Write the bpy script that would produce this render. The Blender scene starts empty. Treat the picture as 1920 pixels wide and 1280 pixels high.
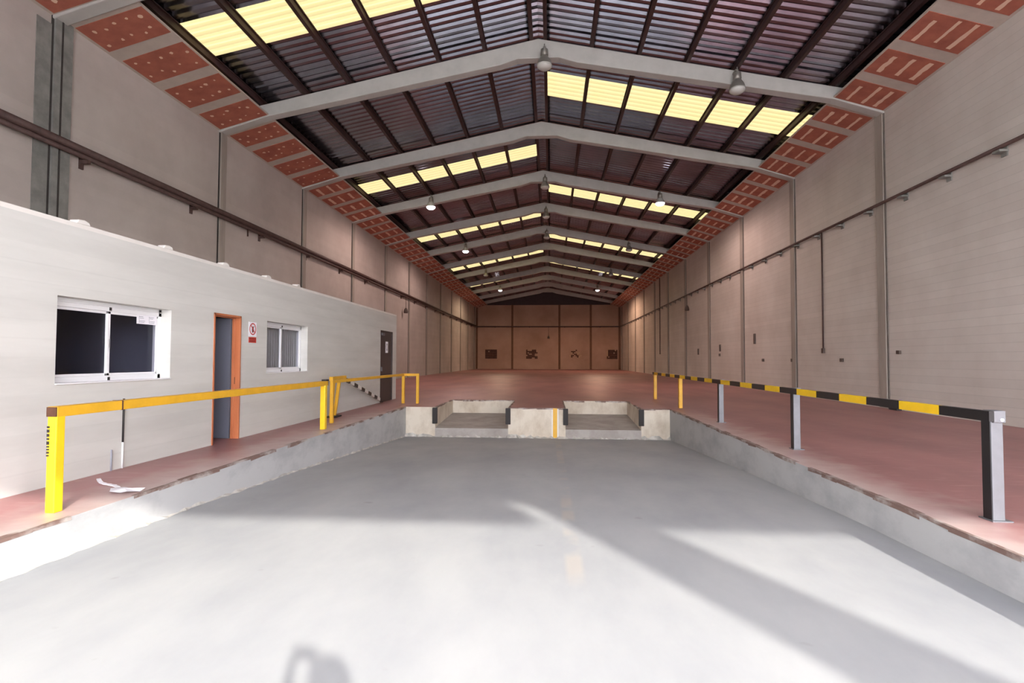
import bpy, bmesh, math, random
from mathutils import Vector, Matrix
random.seed(7)
sc = bpy.context.scene
COL = sc.collection

# ------------------------------------------------------------------ camera
F_PX = 1000.0
yaw, pitch, roll = map(math.radians, (-4.1447, 1.9074, 0.2051))
fw = Vector((math.sin(yaw)*math.cos(pitch), math.cos(yaw)*math.cos(pitch), math.sin(pitch)))
rt = Vector((math.cos(yaw), -math.sin(yaw), 0)); up = rt.cross(fw)
r2 = rt*math.cos(roll) + up*math.sin(roll); u2 = -rt*math.sin(roll) + up*math.cos(roll)
cam = bpy.data.objects.new('camera', bpy.data.cameras.new('camera')); COL.objects.link(cam)
m = Matrix((r2, u2, -fw)).transposed().to_4x4(); m.translation = Vector((0, 0, 1.4))
cam.matrix_world = m
cam.data.sensor_width = 36; cam.data.lens = F_PX/1920*36; cam.data.clip_start = 0.05; cam.data.clip_end = 500
sc.camera = cam

# ------------------------------------------------------------------ light
SKY = 5.6
SUN = 2.8
w = bpy.data.worlds.new('sky'); sc.world = w; w.use_nodes = True
bg = w.node_tree.nodes['Background']; bg.inputs[0].default_value = (0.93, 0.93, 0.98, 1); bg.inputs[1].default_value = SKY
sd = Vector((-0.52, 1.0, -0.54)).normalized()
sun = bpy.data.objects.new('sun', bpy.data.lights.new('sun', 'SUN')); COL.objects.link(sun)
sun.data.energy = SUN; sun.data.angle = math.radians(1.0); sun.data.color = (1.0, 0.96, 0.88)
sun.rotation_euler = sd.to_track_quat('-Z', 'Y').to_euler(); sun.location = (20, -30, 30)
vs = sc.view_settings
vs.view_transform = 'Standard'; vs.look = 'None'; vs.gamma = 1; vs.use_curve_mapping = False
vs.exposure = 1.38

# ------------------------------------------------------------------ materials
def lin(c):
    return tuple(((v/255)/12.92 if v <= 10 else (((v/255)+.055)/1.055)**2.4) for v in c)
def mat(name, col, rough=.8, var=0.0, scale=3.0, metal=0.0, col2=None, bump=0.0, stretch=(1, 1, 1), detail=6, emis=None, spec=None, bricks=None, c1=.35, c2=.7):
    """col is 0-255 sRGB albedo; col2 the colour it is mottled with"""
    M = bpy.data.materials.new(name); M.use_nodes = True
    N = M.node_tree.nodes; L = M.node_tree.links; b = N['Principled BSDF']
    a = lin(col); b.inputs['Base Color'].default_value = (*a, 1)
    b.inputs['Roughness'].default_value = rough; b.inputs['Metallic'].default_value = metal
    if spec is not None: b.inputs['Specular IOR Level'].default_value = spec
    if emis: b.inputs['Emission Color'].default_value = (*emis[0], 1); b.inputs['Emission Strength'].default_value = emis[1]
    if var or col2 or bump or bricks:
        tc = N.new('ShaderNodeTexCoord'); mp = N.new('ShaderNodeMapping'); mp.inputs['Scale'].default_value = stretch
        L.new(tc.outputs['Object'], mp.inputs[0])
        no = N.new('ShaderNodeTexNoise'); no.inputs['Scale'].default_value = scale; no.inputs['Detail'].default_value = detail; no.inputs['Roughness'].default_value = .62
        L.new(mp.outputs[0], no.inputs[0])
        rp = N.new('ShaderNodeMapRange'); rp.inputs[1].default_value = c1; rp.inputs[2].default_value = c2
        L.new(no.outputs[0], rp.inputs[0])
        c2_ = lin(col2) if col2 else tuple(v*(1-var) for v in a)
        mx = N.new('ShaderNodeMix'); mx.data_type = 'RGBA'; mx.inputs[6].default_value = (*a, 1); mx.inputs[7].default_value = (*c2_, 1)
        L.new(rp.outputs[0], mx.inputs[0]); out = mx.outputs[2]
        hgt = no.outputs[0]
        if bricks:
            sep = N.new('ShaderNodeSeparateXYZ'); L.new(tc.outputs['Object'], sep.inputs[0])
            cb = N.new('ShaderNodeCombineXYZ'); L.new(sep.outputs[1], cb.inputs[0]); L.new(sep.outputs[2], cb.inputs[1])
            br = N.new('ShaderNodeTexBrick'); L.new(cb.outputs[0], br.inputs[0])
            br.inputs['Color1'].default_value = (1, 1, 1, 1); br.inputs['Color2'].default_value = (.94, .94, .94, 1)
            k = bricks[0]; br.inputs['Mortar'].default_value = (k, k, k, 1)
            br.inputs['Scale'].default_value = 1; br.inputs['Brick Width'].default_value = bricks[2] if len(bricks) > 2 else 40; br.inputs['Row Height'].default_value = .2
            br.inputs['Mortar Size'].default_value = bricks[1]; br.inputs['Mortar Smooth'].default_value = .6
            m2 = N.new('ShaderNodeMix'); m2.data_type = 'RGBA'; m2.blend_type = 'MULTIPLY'; m2.inputs[0].default_value = 1
            L.new(out, m2.inputs[6]); L.new(br.outputs[0], m2.inputs[7]); out = m2.outputs[2]
        L.new(out, b.inputs['Base Color'])
        if bump:
            bu = N.new('ShaderNodeBump'); bu.inputs['Strength'].default_value = bump; bu.inputs['Distance'].default_value = .02
            L.new(hgt, bu.inputs['Height']); L.new(bu.outputs[0], b.inputs['Normal'])
    M['out'] = 1
    return M
M = {}
M['wallL'] = mat('left wall cement render', (196, 188, 182), .9, col2=(174, 165, 159), scale=.35, bump=.15, bricks=(.97, .006))
M['wallR'] = mat('right wall painted block', (216, 210, 203), .9, col2=(198, 190, 182), scale=.35, bump=.15, bricks=(.86, .01))
M['wallB'] = mat('back wall panels', (190, 156, 136), .9, col2=(166, 132, 112), scale=.25)
M['pilaster'] = mat('grey concrete column', (138, 138, 134), .9, col2=(112, 113, 110), scale=3, bump=.2)
M['pilasterB'] = mat('brown concrete column', (120, 88, 70), .9, var=.2)
M['pale_pilaster'] = mat('pale concrete column', (172, 164, 154), .9, col2=(146, 138, 130), scale=2, stretch=(1, 1, .2), bump=.15)
M['joint'] = mat('dark joint', (62, 58, 56), .9, var=.3, scale=9)
M['softjoint'] = mat('grey joint', (112, 104, 98), .9, var=.25, scale=6)
M['whiteblock'] = mat('white painted blockwork', (210, 209, 204), .8, col2=(197, 196, 191), scale=.9, stretch=(1, .5, 3), bump=.1, bricks=(.95, .012))
M['coping'] = mat('white coping', (226, 222, 216), .8, var=.1)
M['rafter'] = mat('grey precast concrete', (186, 184, 180), .85, var=.12, scale=2.5)
M['purlin'] = mat('dark red oxide steel', (64, 40, 38), .55, var=.3, scale=4)
M['gable'] = mat('dark gable cladding', (72, 62, 66), .8, var=.2)
M['terracotta'] = mat('terracotta hollow block', (176, 104, 84), .9, col2=(152, 86, 72), scale=2.2)
M['mortar'] = mat('grey mortar bands', (190, 178, 168), .9, var=.12, scale=4)
M['dab'] = mat('plaster dabs', (226, 190, 168), .9)
M['yellow'] = mat('yellow paint', (246, 200, 30), .4, var=.12, scale=6)
M['yellow_old'] = mat('worn yellow paint', (226, 172, 42), .45, var=.15, scale=5)
M['black'] = mat('black paint', (30, 28, 30), .4)
M['galv'] = mat('galvanised steel', (122, 123, 128), .5, var=.15, scale=8, metal=.4)
M['rust'] = mat('rusted steel cap', (92, 58, 40), .8, var=.3, scale=20)
M['pvc'] = mat('white aluminium', (232, 232, 234), .35)
M['orange'] = mat('varnished orange wood', (196, 120, 80), .45, col2=(172, 98, 62), scale=5, stretch=(1, 1, .12))
M['leaf'] = mat('grey blue door leaf', (98, 100, 112), .6)
M['dark_door'] = mat('dark brown painted door', (74, 64, 62), .5, var=.12)
M['room'] = mat('blue grey office wall', (120, 124, 138), .8)
M['room_dark'] = mat('dark office interior', (70, 66, 66), .9)
M['pipe'] = mat('dark rusty pipe', (84, 62, 58), .6, var=.35, scale=8)
M['rubber'] = mat('black rubber', (42, 38, 38), .7)
M['paper'] = mat('white paper', (236, 234, 240), .7)
M['print'] = mat('grey print', (150, 150, 160), .7)
M['red'] = mat('sign red', (190, 60, 50), .5)
M['signdark'] = mat('sign dark', (110, 40, 36), .5)
M['lampgrey'] = mat('grey cast aluminium', (150, 146, 140), .45, metal=.5)
M['lampoff'] = mat('unlit lamp glass', (196, 196, 192), .2)
M['lampon'] = mat('lit lamp lens', (255, 255, 255), .3, emis=((1.0, .93, .97), 4))
M['blind'] = mat('grey vertical blinds', (206, 206, 196), .7)
M['sun_ground'] = mat('pale concrete yard', (200, 198, 192), .9, var=.08, scale=.5)
M['brickpatch'] = mat('dark red brick', (96, 60, 48), .9, col2=(60, 36, 32), scale=2.5)
M['brickpale'] = mat('pale rubble', (190, 160, 130), .9)
M['smallbox'] = mat('dark socket box', (86, 74, 68), .6)
M['rubble'] = mat('crumbled mortar', (206, 202, 194), .95, col2=(150, 146, 140), scale=6, bump=.4)

def glass():
    g = bpy.data.materials.new('tinted window glass'); g.use_nodes = True; N = g.node_tree.nodes; L = g.node_tree.links
    N.remove(N['Principled BSDF']); o = N['Material Output']
    t = N.new('ShaderNodeBsdfTransparent'); t.inputs[0].default_value = (.78, .78, .82, 1)
    gl = N.new('ShaderNodeBsdfGlossy'); gl.inputs['Roughness'].default_value = .05
    fr = N.new('ShaderNodeFresnel'); fr.inputs[0].default_value = 1.35
    mx = N.new('ShaderNodeMixShader'); ge = N.new('ShaderNodeNewGeometry'); iv = N.new('ShaderNodeMath'); iv.operation = 'SUBTRACT'; iv.inputs[0].default_value = 1; L.new(ge.outputs['Backfacing'], iv.inputs[1])
    mu = N.new('ShaderNodeMath'); mu.operation = 'MULTIPLY'; L.new(fr.outputs[0], mu.inputs[0]); L.new(iv.outputs[0], mu.inputs[1])
    L.new(mu.outputs[0], mx.inputs[0]); L.new(t.outputs[0], mx.inputs[1]); L.new(gl.outputs[0], mx.inputs[2]); L.new(mx.outputs[0], o.inputs[0])
    return g
M['glass'] = glass()

def sheet_mat():
    s = mat('dull grey metal roofing', (154, 154, 166), .18, col2=(134, 134, 146), scale=1.2, metal=1.0)
    return s
M['sheet'] = sheet_mat()

def skylight_mat():
    g = bpy.data.materials.new('yellowed translucent sheet'); g.use_nodes = True; N = g.node_tree.nodes; L = g.node_tree.links
    N.remove(N['Principled BSDF']); o = N['Material Output']
    tc = N.new('ShaderNodeTexCoord'); no = N.new('ShaderNodeTexNoise'); no.inputs['Scale'].default_value = 1.6; L.new(tc.outputs['Object'], no.inputs[0])
    mx = N.new('ShaderNodeMix'); mx.data_type = 'RGBA'; mx.inputs[6].default_value = (.112, .095, .041, 1); mx.inputs[7].default_value = (.120, .099, .050, 1)
    L.new(no.outputs[0], mx.inputs[0])
    t = N.new('ShaderNodeBsdfTranslucent'); d = N.new('ShaderNodeBsdfDiffuse')
    L.new(mx.outputs[2], t.inputs[0]); L.new(mx.outputs[2], d.inputs[0])
    ms = N.new('ShaderNodeMixShader'); ms.inputs[0].default_value = .12
    L.new(t.outputs[0], ms.inputs[1]); L.new(d.outputs[0], ms.inputs[2]); L.new(ms.outputs[0], o.inputs[0])
    return g
M['skylight'] = skylight_mat()
def milky():
    g = bpy.data.materials.new('milky polycarbonate'); g.use_nodes = True; N = g.node_tree.nodes; L = g.node_tree.links
    N.remove(N['Principled BSDF']); t = N.new('ShaderNodeBsdfTranslucent'); t.inputs[0].default_value = (.92, .92, .94, 1); L.new(t.outputs[0], N['Material Output'].inputs[0]); return g
M['milky'] = milky()

def floor_mat():
    g = bpy.data.materials.new('red painted dock floor'); g.use_nodes = True; N = g.node_tree.nodes; L = g.node_tree.links
    b = N['Principled BSDF']; b.inputs['Roughness'].default_value = .42
    tc = N.new('ShaderNodeTexCoord'); sep = N.new('ShaderNodeSeparateXYZ'); L.new(tc.outputs['Object'], sep.inputs[0])
    def noise(sc_, st, det=6):
        mp = N.new('ShaderNodeMapping'); mp.inputs['Scale'].default_value = st; L.new(tc.outputs['Object'], mp.inputs[0])
        n = N.new('ShaderNodeTexNoise'); n.inputs['Scale'].default_value = sc_; n.inputs['Detail'].default_value = det; L.new(mp.outputs[0], n.inputs[0]); return n.outputs[0]
    def mr(i, a, c, lo=0, hi=1):
        r = N.new('ShaderNodeMapRange'); L.new(i, r.inputs[0]); r.inputs[1].default_value = a; r.inputs[2].default_value = c; r.inputs[3].default_value = lo; r.inputs[4].default_value = hi; return r.outputs[0]
    def mix(f, A, B):
        m_ = N.new('ShaderNodeMix'); m_.data_type = 'RGBA'; L.new(f, m_.inputs[0])
        for i, v in ((6, A), (7, B)):
            if isinstance(v, tuple): m_.inputs[i].default_value = (*v, 1)
            else: L.new(v, m_.inputs[i])
        return m_.outputs[2]
    def math_(op, a, c):
        q = N.new('ShaderNodeMath'); q.operation = op
        for i, v in enumerate((a, c)):
            if isinstance(v, (int, float)): q.inputs[i].default_value = v
            else: L.new(v, q.inputs[i])
        return q.outputs[0]
    n1 = noise(.8, (1, .35, 1)); n2 = noise(5, (.5, 2.2, 1)); n3 = noise(2.5, (1, 1, 1))
    c = mix(mr(n1, .35, .65), lin((168, 118, 116)), lin((144, 100, 99)))
    # worn, paler traffic streaks
    c = mix(mr(n2, .56, .74, 0, .45), c, lin((190, 150, 146)))
    # paint rubbed off beside the dock edges (distance from the pit)
    dx = math_('SUBTRACT', math_('ABSOLUTE', math_('ADD', sep.outputs[0], .43), 0), 3.79)
    wob = math_('MULTIPLY', math_('SUBTRACT', n3, .5), 1.1)
    near = mr(math_('ADD', dx, wob), .0, .75, 1, 0)
    ylim = mr(sep.outputs[1], 13, 15.5, 1, 0)
    c = mix(math_('MULTIPLY', math_('MULTIPLY', near, ylim), .8), c, lin((196, 180, 174)))
    L.new(c, b.inputs['Base Color'])
    bu = N.new('ShaderNodeBump'); bu.inputs['Strength'].default_value = .08; bu.inputs['Distance'].default_value = .02; L.new(n3, bu.inputs['Height']); L.new(bu.outputs[0], b.inputs['Normal'])
    return g
M['floor'] = floor_mat()
def ramp_mat():
    g = mat('pale worn concrete', (168, 169, 169), .85, col2=(148, 150, 153), scale=.7, stretch=(1, .5, 1), bump=.1)
    N = g.node_tree.nodes; L = g.node_tree.links; b = N['Principled BSDF']
    src = b.inputs['Base Color'].links[0].from_socket
    tc = [n for n in N if n.type == 'TEX_COORD'][0]; sep = N.new('ShaderNodeSeparateXYZ'); L.new(tc.outputs['Object'], sep.inputs[0])
    s = N.new('ShaderNodeMath'); s.operation = 'SUBTRACT'; L.new(sep.outputs[0], s.inputs[0]); s.inputs[1].default_value = .2
    a = N.new('ShaderNodeMath'); a.operation = 'ABSOLUTE'; L.new(s.outputs[0], a.inputs[0])
    r = N.new('ShaderNodeMapRange'); L.new(a.outputs[0], r.inputs[0]); r.inputs[1].default_value = .05; r.inputs[2].default_value = .09; r.inputs[3].default_value = 1; r.inputs[4].default_value = 0
    y = N.new('ShaderNodeMapRange'); L.new(sep.outputs[1], y.inputs[0]); y.inputs[1].default_value = 4.1; y.inputs[2].default_value = 4.4
    no = N.new('ShaderNodeTexNoise'); no.inputs['Scale'].default_value = 2.2; L.new(tc.outputs['Object'], no.inputs[0])
    nr = N.new('ShaderNodeMapRange'); L.new(no.outputs[0], nr.inputs[0]); nr.inputs[1].default_value = .42; nr.inputs[2].default_value = .62; nr.inputs[4].default_value = .16
    p = N.new('ShaderNodeMath'); p.operation = 'MULTIPLY'; L.new(r.outputs[0], p.inputs[0]); L.new(y.outputs[0], p.inputs[1])
    q = N.new('ShaderNodeMath'); q.operation = 'MULTIPLY'; L.new(p.outputs[0], q.inputs[0]); L.new(nr.outputs[0], q.inputs[1])
    mx = N.new('ShaderNodeMix'); mx.data_type = 'RGBA'; L.new(q.outputs[0], mx.inputs[0]); L.new(src, mx.inputs[6]); mx.inputs[7].default_value = (*lin((222, 196, 158)), 1)
    # small dark spots
    vo = N.new('ShaderNodeTexNoise'); vo.inputs['Scale'].default_value = 3.6; vo.inputs['Detail'].default_value = 2; L.new(tc.outputs['Object'], vo.inputs[0])
    vr = N.new('ShaderNodeMapRange'); L.new(vo.outputs[0], vr.inputs[0]); vr.inputs[1].default_value = .74; vr.inputs[2].default_value = .8; vr.inputs[4].default_value = .5
    m3 = N.new('ShaderNodeMix'); m3.data_type = 'RGBA'; L.new(vr.outputs[0], m3.inputs[0]); L.new(mx.outputs[2], m3.inputs[6]); m3.inputs[7].default_value = (*lin((140, 138, 136)), 1)
    L.new(m3.outputs[2], b.inputs['Base Color'])
    return g
M['ramp'] = ramp_mat()
M['dockface'] = mat('whitewashed dock wall', (184, 184, 184), .85, col2=(156, 156, 158), scale=1.3, stretch=(1, 1, 1.8), bump=.3, c1=.45, c2=.75)
M['dockfront'] = mat('cream stained concrete', (212, 202, 186), .85, col2=(178, 162, 142), scale=2.2, stretch=(1, 1, .7), bump=.3, c1=.42, c2=.72)
M['recess'] = mat('grey pit concrete', (176, 170, 164), .85, col2=(150, 142, 136), scale=2, bump=.2)
M['edge'] = mat('chipped dark kerb edge', (120, 96, 88), .8, col2=(176, 166, 160), scale=5, stretch=(1, .5, 1), c1=.45, c2=.6)

# ------------------------------------------------------------------ mesh helpers
class MB:
    def __init__(s): s.v = []; s.f = []; s.mi = []; s.mats = []; s.smooth = []
    def m(s, mt):
        if mt not in s.mats: s.mats.append(mt)
        return s.mats.index(mt)
    def poly(s, pts, mt, smooth=False):
        i = len(s.v); s.v += [tuple(p) for p in pts]; s.f.append(list(range(i, i+len(pts)))); s.mi.append(s.m(mt)); s.smooth.append(smooth)
    def box(s, a, b, mt, bev=0):
        (x0, y0, z0), (x1, y1, z1) = a, b
        i = len(s.v)
        s.v += [(x0,y0,z0),(x1,y0,z0),(x1,y1,z0),(x0,y1,z0),(x0,y0,z1),(x1,y0,z1),(x1,y1,z1),(x0,y1,z1)]
        for q in ((0,3,2,1),(4,5,6,7),(0,1,5,4),(1,2,6,5),(2,3,7,6),(3,0,4,7)):
            s.f.append([i+k for k in q]); s.mi.append(s.m(mt)); s.smooth.append(False)
    def bar(s, a, b, w, h, mt, upv=(0, 0, 1)):
        a = Vector(a); b = Vector(b); d = (b-a).normalized(); u = Vector(upv)
        if abs(d.dot(u)) > .99: u = Vector((0, 1, 0))
        r = d.cross(u).normalized(); u = r.cross(d).normalized(); i = len(s.v)
        for p in (a, b):
            for (k, l) in ((-1,-1),(1,-1),(1,1),(-1,1)): s.v.append(tuple(p + r*k*w/2 + u*l*h/2))
        for q in ((0,1,2,3),(7,6,5,4),(0,4,5,1),(1,5,6,2),(2,6,7,3),(3,7,4,0)):
            s.f.append([i+k for k in q]); s.mi.append(s.m(mt)); s.smooth.append(False)
    def tube(s, a, b, r, mt, n=10, r2=None):
        a = Vector(a); b = Vector(b); d = (b-a).normalized(); u = Vector((0, 0, 1)) if abs(d.z) < .9 else Vector((1, 0, 0))
        x = d.cross(u).normalized(); y = x.cross(d); i = len(s.v); r2 = r if r2 is None else r2
        for p, q in ((a, r), (b, r2)):
            for k in range(n): t = 2*math.pi*k/n; s.v.append(tuple(p + x*math.cos(t)*q + y*math.sin(t)*q))
        for k in range(n):
            s.f.append([i+k, i+(k+1) % n, i+n+(k+1) % n, i+n+k]); s.mi.append(s.m(mt)); s.smooth.append(True)
        s.f.append([i+k for k in range(n)][::-1]); s.mi.append(s.m(mt)); s.smooth.append(False)
        s.f.append([i+n+k for k in range(n)]); s.mi.append(s.m(mt)); s.smooth.append(False)
    def lathe(s, c, prof, mt, n=20):
        i = len(s.v); c = Vector(c)
        for (r, z) in prof:
            for k in range(n): t = 2*math.pi*k/n; s.v.append(tuple(c + Vector((math.cos(t)*r, math.sin(t)*r, z))))
        for j in range(len(prof)-1):
            for k in range(n):
                s.f.append([i+j*n+k, i+j*n+(k+1) % n, i+(j+1)*n+(k+1) % n, i+(j+1)*n+k]); s.mi.append(s.m(mt)); s.smooth.append(True)
        s.f.append([i+k for k in range(n)][::-1]); s.mi.append(s.m(mt)); s.smooth.append(False)
        s.f.append([i+(len(prof)-1)*n+k for k in range(n)]); s.mi.append(s.m(mt)); s.smooth.append(False)
    def prism(s, pts, y0, y1, mt, axis='y'):
        """pts: outline in (x,z), extruded along y"""
        i = len(s.v); n = len(pts)
        for y in (y0, y1):
            for (x, z) in pts: s.v.append((x, y, z) if axis == 'y' else (y, x, z))
        for k in range(n):
            s.f.append([i+k, i+(k+1) % n, i+n+(k+1) % n, i+n+k]); s.mi.append(s.m(mt)); s.smooth.append(False)
        s.f.append([i+k for k in range(n)]); s.mi.append(s.m(mt)); s.smooth.append(False)
        s.f.append([i+n+k for k in range(n)][::-1]); s.mi.append(s.m(mt)); s.smooth.append(False)
    def build(s, name, parent=None, bev=0, origin=None, fixn=True):
        me = bpy.data.meshes.new(name); me.from_pydata(s.v, [], s.f)
        for mt in s.mats: me.materials.append(mt)
        for p, i, sm in zip(me.polygons, s.mi, s.smooth): p.material_index = i; p.use_smooth = sm
        if fixn:
            bm = bmesh.new(); bm.from_mesh(me); bmesh.ops.recalc_face_normals(bm, faces=bm.faces); bm.to_mesh(me); bm.free()
        o = bpy.data.objects.new(name, me); COL.objects.link(o)
        if origin is not None:
            me.transform(Matrix.Translation(-Vector(origin))); o.location = origin
        if parent is not None:
            o.parent = parent
            off = Vector((0, 0, 0)); p_ = parent       # vertices are given in world space; keep them there
            while p_ is not None: off += Vector(p_.location); p_ = p_.parent
            me.transform(Matrix.Translation(-off))
        if bev:
            b = o.modifiers.new('bevel', 'BEVEL'); b.width = bev; b.segments = 2; b.limit_method = 'ANGLE'
        return o
def tag(o, label=None, cat=None, group=None, kind=None):
    if label: o['label'] = label
    if cat: o['category'] = cat
    if group: o['group'] = group
    if kind: o['kind'] = kind
    return o
def thing(name, label, cat, loc, group=None):
    o = bpy.data.objects.new(name, None); COL.objects.link(o); o.location = loc; o.empty_display_size = .2
    return tag(o, label, cat, group)
def struct(o, label=None): return tag(o, label, kind='structure')
def clone(o, loc, label):
    c = o.copy(); COL.objects.link(c); c.location = loc; c['label'] = label
    for ch in list(o.children):
        d = ch.copy(); COL.objects.link(d); d.parent = c
        for g in list(ch.children): e = g.copy(); COL.objects.link(e); e.parent = d
    return c

# ------------------------------------------------------------------ dimensions
XL, XR = -10.77, 9.89; YB = 76.5; YFR = -4.0; RX = -.4
F0, S = 16.522, 5.8136
FY = [F0 + i*S for i in range(-1, 11)]
XE, XER, YF = -4.22, 3.36, 15.4
EL, ER = -9.1, 8.44        # inner edges of the soffits
def rampz(y):
    K = [(-30, -.27), (-8, -.26), (0, -.27), (4, -.32), (6, -.36), (8.6, -.475), (15.4, -.86), (16, -.9)]
    for (a, za), (b, zb) in zip(K, K[1:]):
        if a <= y <= b: return za + (zb-za)*(y-a)/(b-a)
    return K[0][1]
def roofz(x): return 11.66 - .205*abs(x-RX)      # underside of the sheet
def rtop(x): return 11.42 - .205*abs(x-RX)       # top of a rafter

# ------------------------------------------------------------------ floors and pit
b = MB(); D = -1.3
def slab(b, x0, x1, y0, y1, z0=D, z1=0.0, top='floor', side='dockface'):
    i = len(b.f); b.box((x0, y0, z0), (x1, y1, z1), M[side]); b.mi[i+1] = b.m(M[top])
slab(b, XL-.2, XE, YFR, YF)
slab(b, XER, XR+.2, YFR, YF)
BY = 18.2
slab(b, XL-.2, -3.35, YF, BY, side='dockfront'); slab(b, -1.22, .43, YF, BY, side='dockfront'); slab(b, 2.56, XR+.2, YF, BY, side='dockfront')
slab(b, XL-.2, XR+.2, BY, YB+.3, side='dockfront')
struct(b.build('floor', fixn=True), 'red painted raised dock floor running to the back wall')
b = MB()
for x0, x1 in ((-3.35, -1.22), (.43, 2.56)):
    b.prism([(YF-.02, -1.2), (BY, -1.2), (BY, -.44), (YF-.02, -.6)], x0, x1, M['recess'], axis='x')
struct(b.build('floor_recess'), 'two sunken leveller pits cut into the dock front')
# ramp
b = MB(); ys = [YFR - .0 + k*.4 for k in range(0, 49)] + [YF]
ys = sorted(set([round(y, 3) for y in ys if y <= YF]))
for y0, y1 in zip(ys, ys[1:]):
    b.poly([(XE, y0, rampz(y0)), (XER, y0, rampz(y0)), (XER, y1, rampz(y1)), (XE, y1, rampz(y1))], M['ramp'], True)
rp = b.build('floor_ramp', fixn=False); struct(rp, 'pale concrete ramp sloping down to the dock front')
bm = bmesh.new(); bm.from_mesh(rp.data); bmesh.ops.remove_doubles(bm, verts=bm.verts, dist=.001); bm.to_mesh(rp.data); bm.free()
b = MB(); b.box((-60, -70, -1), (60, YFR, -.265), M['sun_ground']); struct(b.build('ground'), 'pale concrete yard outside the gate')  # unseen outside ground, kept bright to bounce light in through the gate

# chipped edge strips on top of the pit walls and crumbled mortar at their foot
def edge_strip(name, pts, wid, label):
    b = MB()
    for (p, q) in zip(pts, pts[1:]):
        p = Vector(p); q = Vector(q); n = max(2, int((q-p).length/.35)); d = (q-p).normalized(); nrm = Vector((-d.y, d.x, 0))
        for k in range(n):
            if random.random() < .12: continue
            a = p + (q-p)*k/n; c = p + (q-p)*(k+1)/n; ww = wid*random.uniform(.6, 1.5)
            b.poly([(a.x, a.y, .004), (c.x, c.y, .004), (c.x+nrm.x*ww, c.y+nrm.y*ww, .004), (a.x+nrm.x*ww, a.y+nrm.y*ww, .004)], M['edge'])
            b.poly([(a.x-nrm.x*.004, a.y-nrm.y*.004, .004), (c.x-nrm.x*.004, c.y-nrm.y*.004, .004), (c.x-nrm.x*.004, c.y-nrm.y*.004, -random.uniform(.015, .05)), (a.x-nrm.x*.004, a.y-nrm.y*.004, -random.uniform(.015, .05))], M['edge'])
    return struct(b.build(name), label)
edge_strip('trim_1', [(XE, YFR, 0), (XE, YF, 0)], .05, 'chipped edge of the left dock')
edge_strip('trim_2', [(XER, YF, 0), (XER, YFR, 0)], .05, 'chipped edge of the right dock')
edge_strip('trim_3', [(-3.35, YF, 0), (-3.35, BY, 0), (-1.22, BY, 0), (-1.22, YF, 0), (.43, YF, 0), (.43, BY, 0), (2.56, BY, 0), (2.56, YF, 0), (XER, YF, 0)], .05, 'dark edge round the leveller pits')
def rubble(name, pts, label, s=.06, nd=None):
    b = MB()
    for (p, q) in zip(pts, pts[1:]):
        p = Vector(p); q = Vector(q); n = max(3, int((q-p).length/.1)); d = (q-p).normalized(); nr = Vector((-d.y, d.x, 0))
        prof = [(random.uniform(.15, 1)**1.5*s, random.uniform(.1, 1)*s*.9) for _ in range(n+1)]
        for k in range(n):
            a = p + (q-p)*k/n; c = p + (q-p)*(k+1)/n; (w0, h0), (w1, h1) = prof[k], prof[k+1]
            za, zc = rampz(a.y), rampz(c.y)
            b.poly([(a.x+nr.x*w0, a.y+nr.y*w0, za+.002), (c.x+nr.x*w1, c.y+nr.y*w1, zc+.002), (c.x, c.y, zc+h1), (a.x, a.y, za+h0)], M['rubble'])
    return struct(b.build(name), label)
rubble('trim_4', [(XE, YF, 0), (XE, 1, 0)], 'crumbled mortar along the foot of the left dock wall', .045)
rubble('trim_5', [(XER, YF, 0), (XE, YF, 0)], 'broken white mortar along the foot of the dock front', .13)

# ------------------------------------------------------------------ walls
def wall(name, a, c, mt, label):
    b = MB(); b.box(a, c, M[mt]); return struct(b.build(name), label)
wall('wall_left', (XL-.3, YFR, 0), (XL, YB, 9.6), 'wallL', 'smooth grey rendered wall above the office')
wall('wall_right', (XR, YFR, 0), (XR+.3, YB, 9.6), 'wallR', 'grey painted block wall on the right')
wall('wall_back', (XL, YB, 0), (XR, YB+.3, 9.2), 'wallB', 'brown panelled wall at the far end')
b = MB(); b.prism([(XL, 9.2), (XR, 9.2), (XR, roofz(XR)), (RX, 11.7), (XL, roofz(XL))], YB-.05, YB+.25, M['gable'])
struct(b.build('wall_gable'), 'dark triangular gable above the far wall')
# front wall behind the camera with its two gate openings
b = MB(); y0, y1 = YFR-.25, YFR
for x0, x1, z0, z1 in ((XL-.3, -4.3, -.27, 11), (-4.3, 5.02, 5.02, 6.2), (5.02, 5.38, 5.5, 6.2), (-4.3, 9.3, 9.2, 11), (5.38, 6.13, -.27, 6.2), (6.13, 9.3, 4.98, 6.2), (9.3, XR+.3, -.27, 11)):
    b.box((x0, y0, z0), (x1, y1, z1), M['wallR'])
b.prism([(XL-.3, 11), (XR+.3, 11), (XR+.3, 9.3), (RX, 11.7), (XL-.3, 9.3)], y0, y1, M['wallR'])
struct(b.build('wall_front'), 'gate wall behind the camera')
b = MB(); b.box((-4.3, YFR-.14, 6.2), (9.3, YFR-.12, 9.2), M['milky']); daylight_band = struct(b.build('window_3'), 'band of milky panels above the gate behind the camera')  # unseen translucent band, added to bring more daylight into the hall
b = MB()
for k in range(10): x_ = -4.3+k*13.6/9; b.box((x_-.04, YFR-.18, 6.2), (x_+.04, YFR-.08, 9.2), M['rafter'])
b.build('window_frame', daylight_band)

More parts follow.
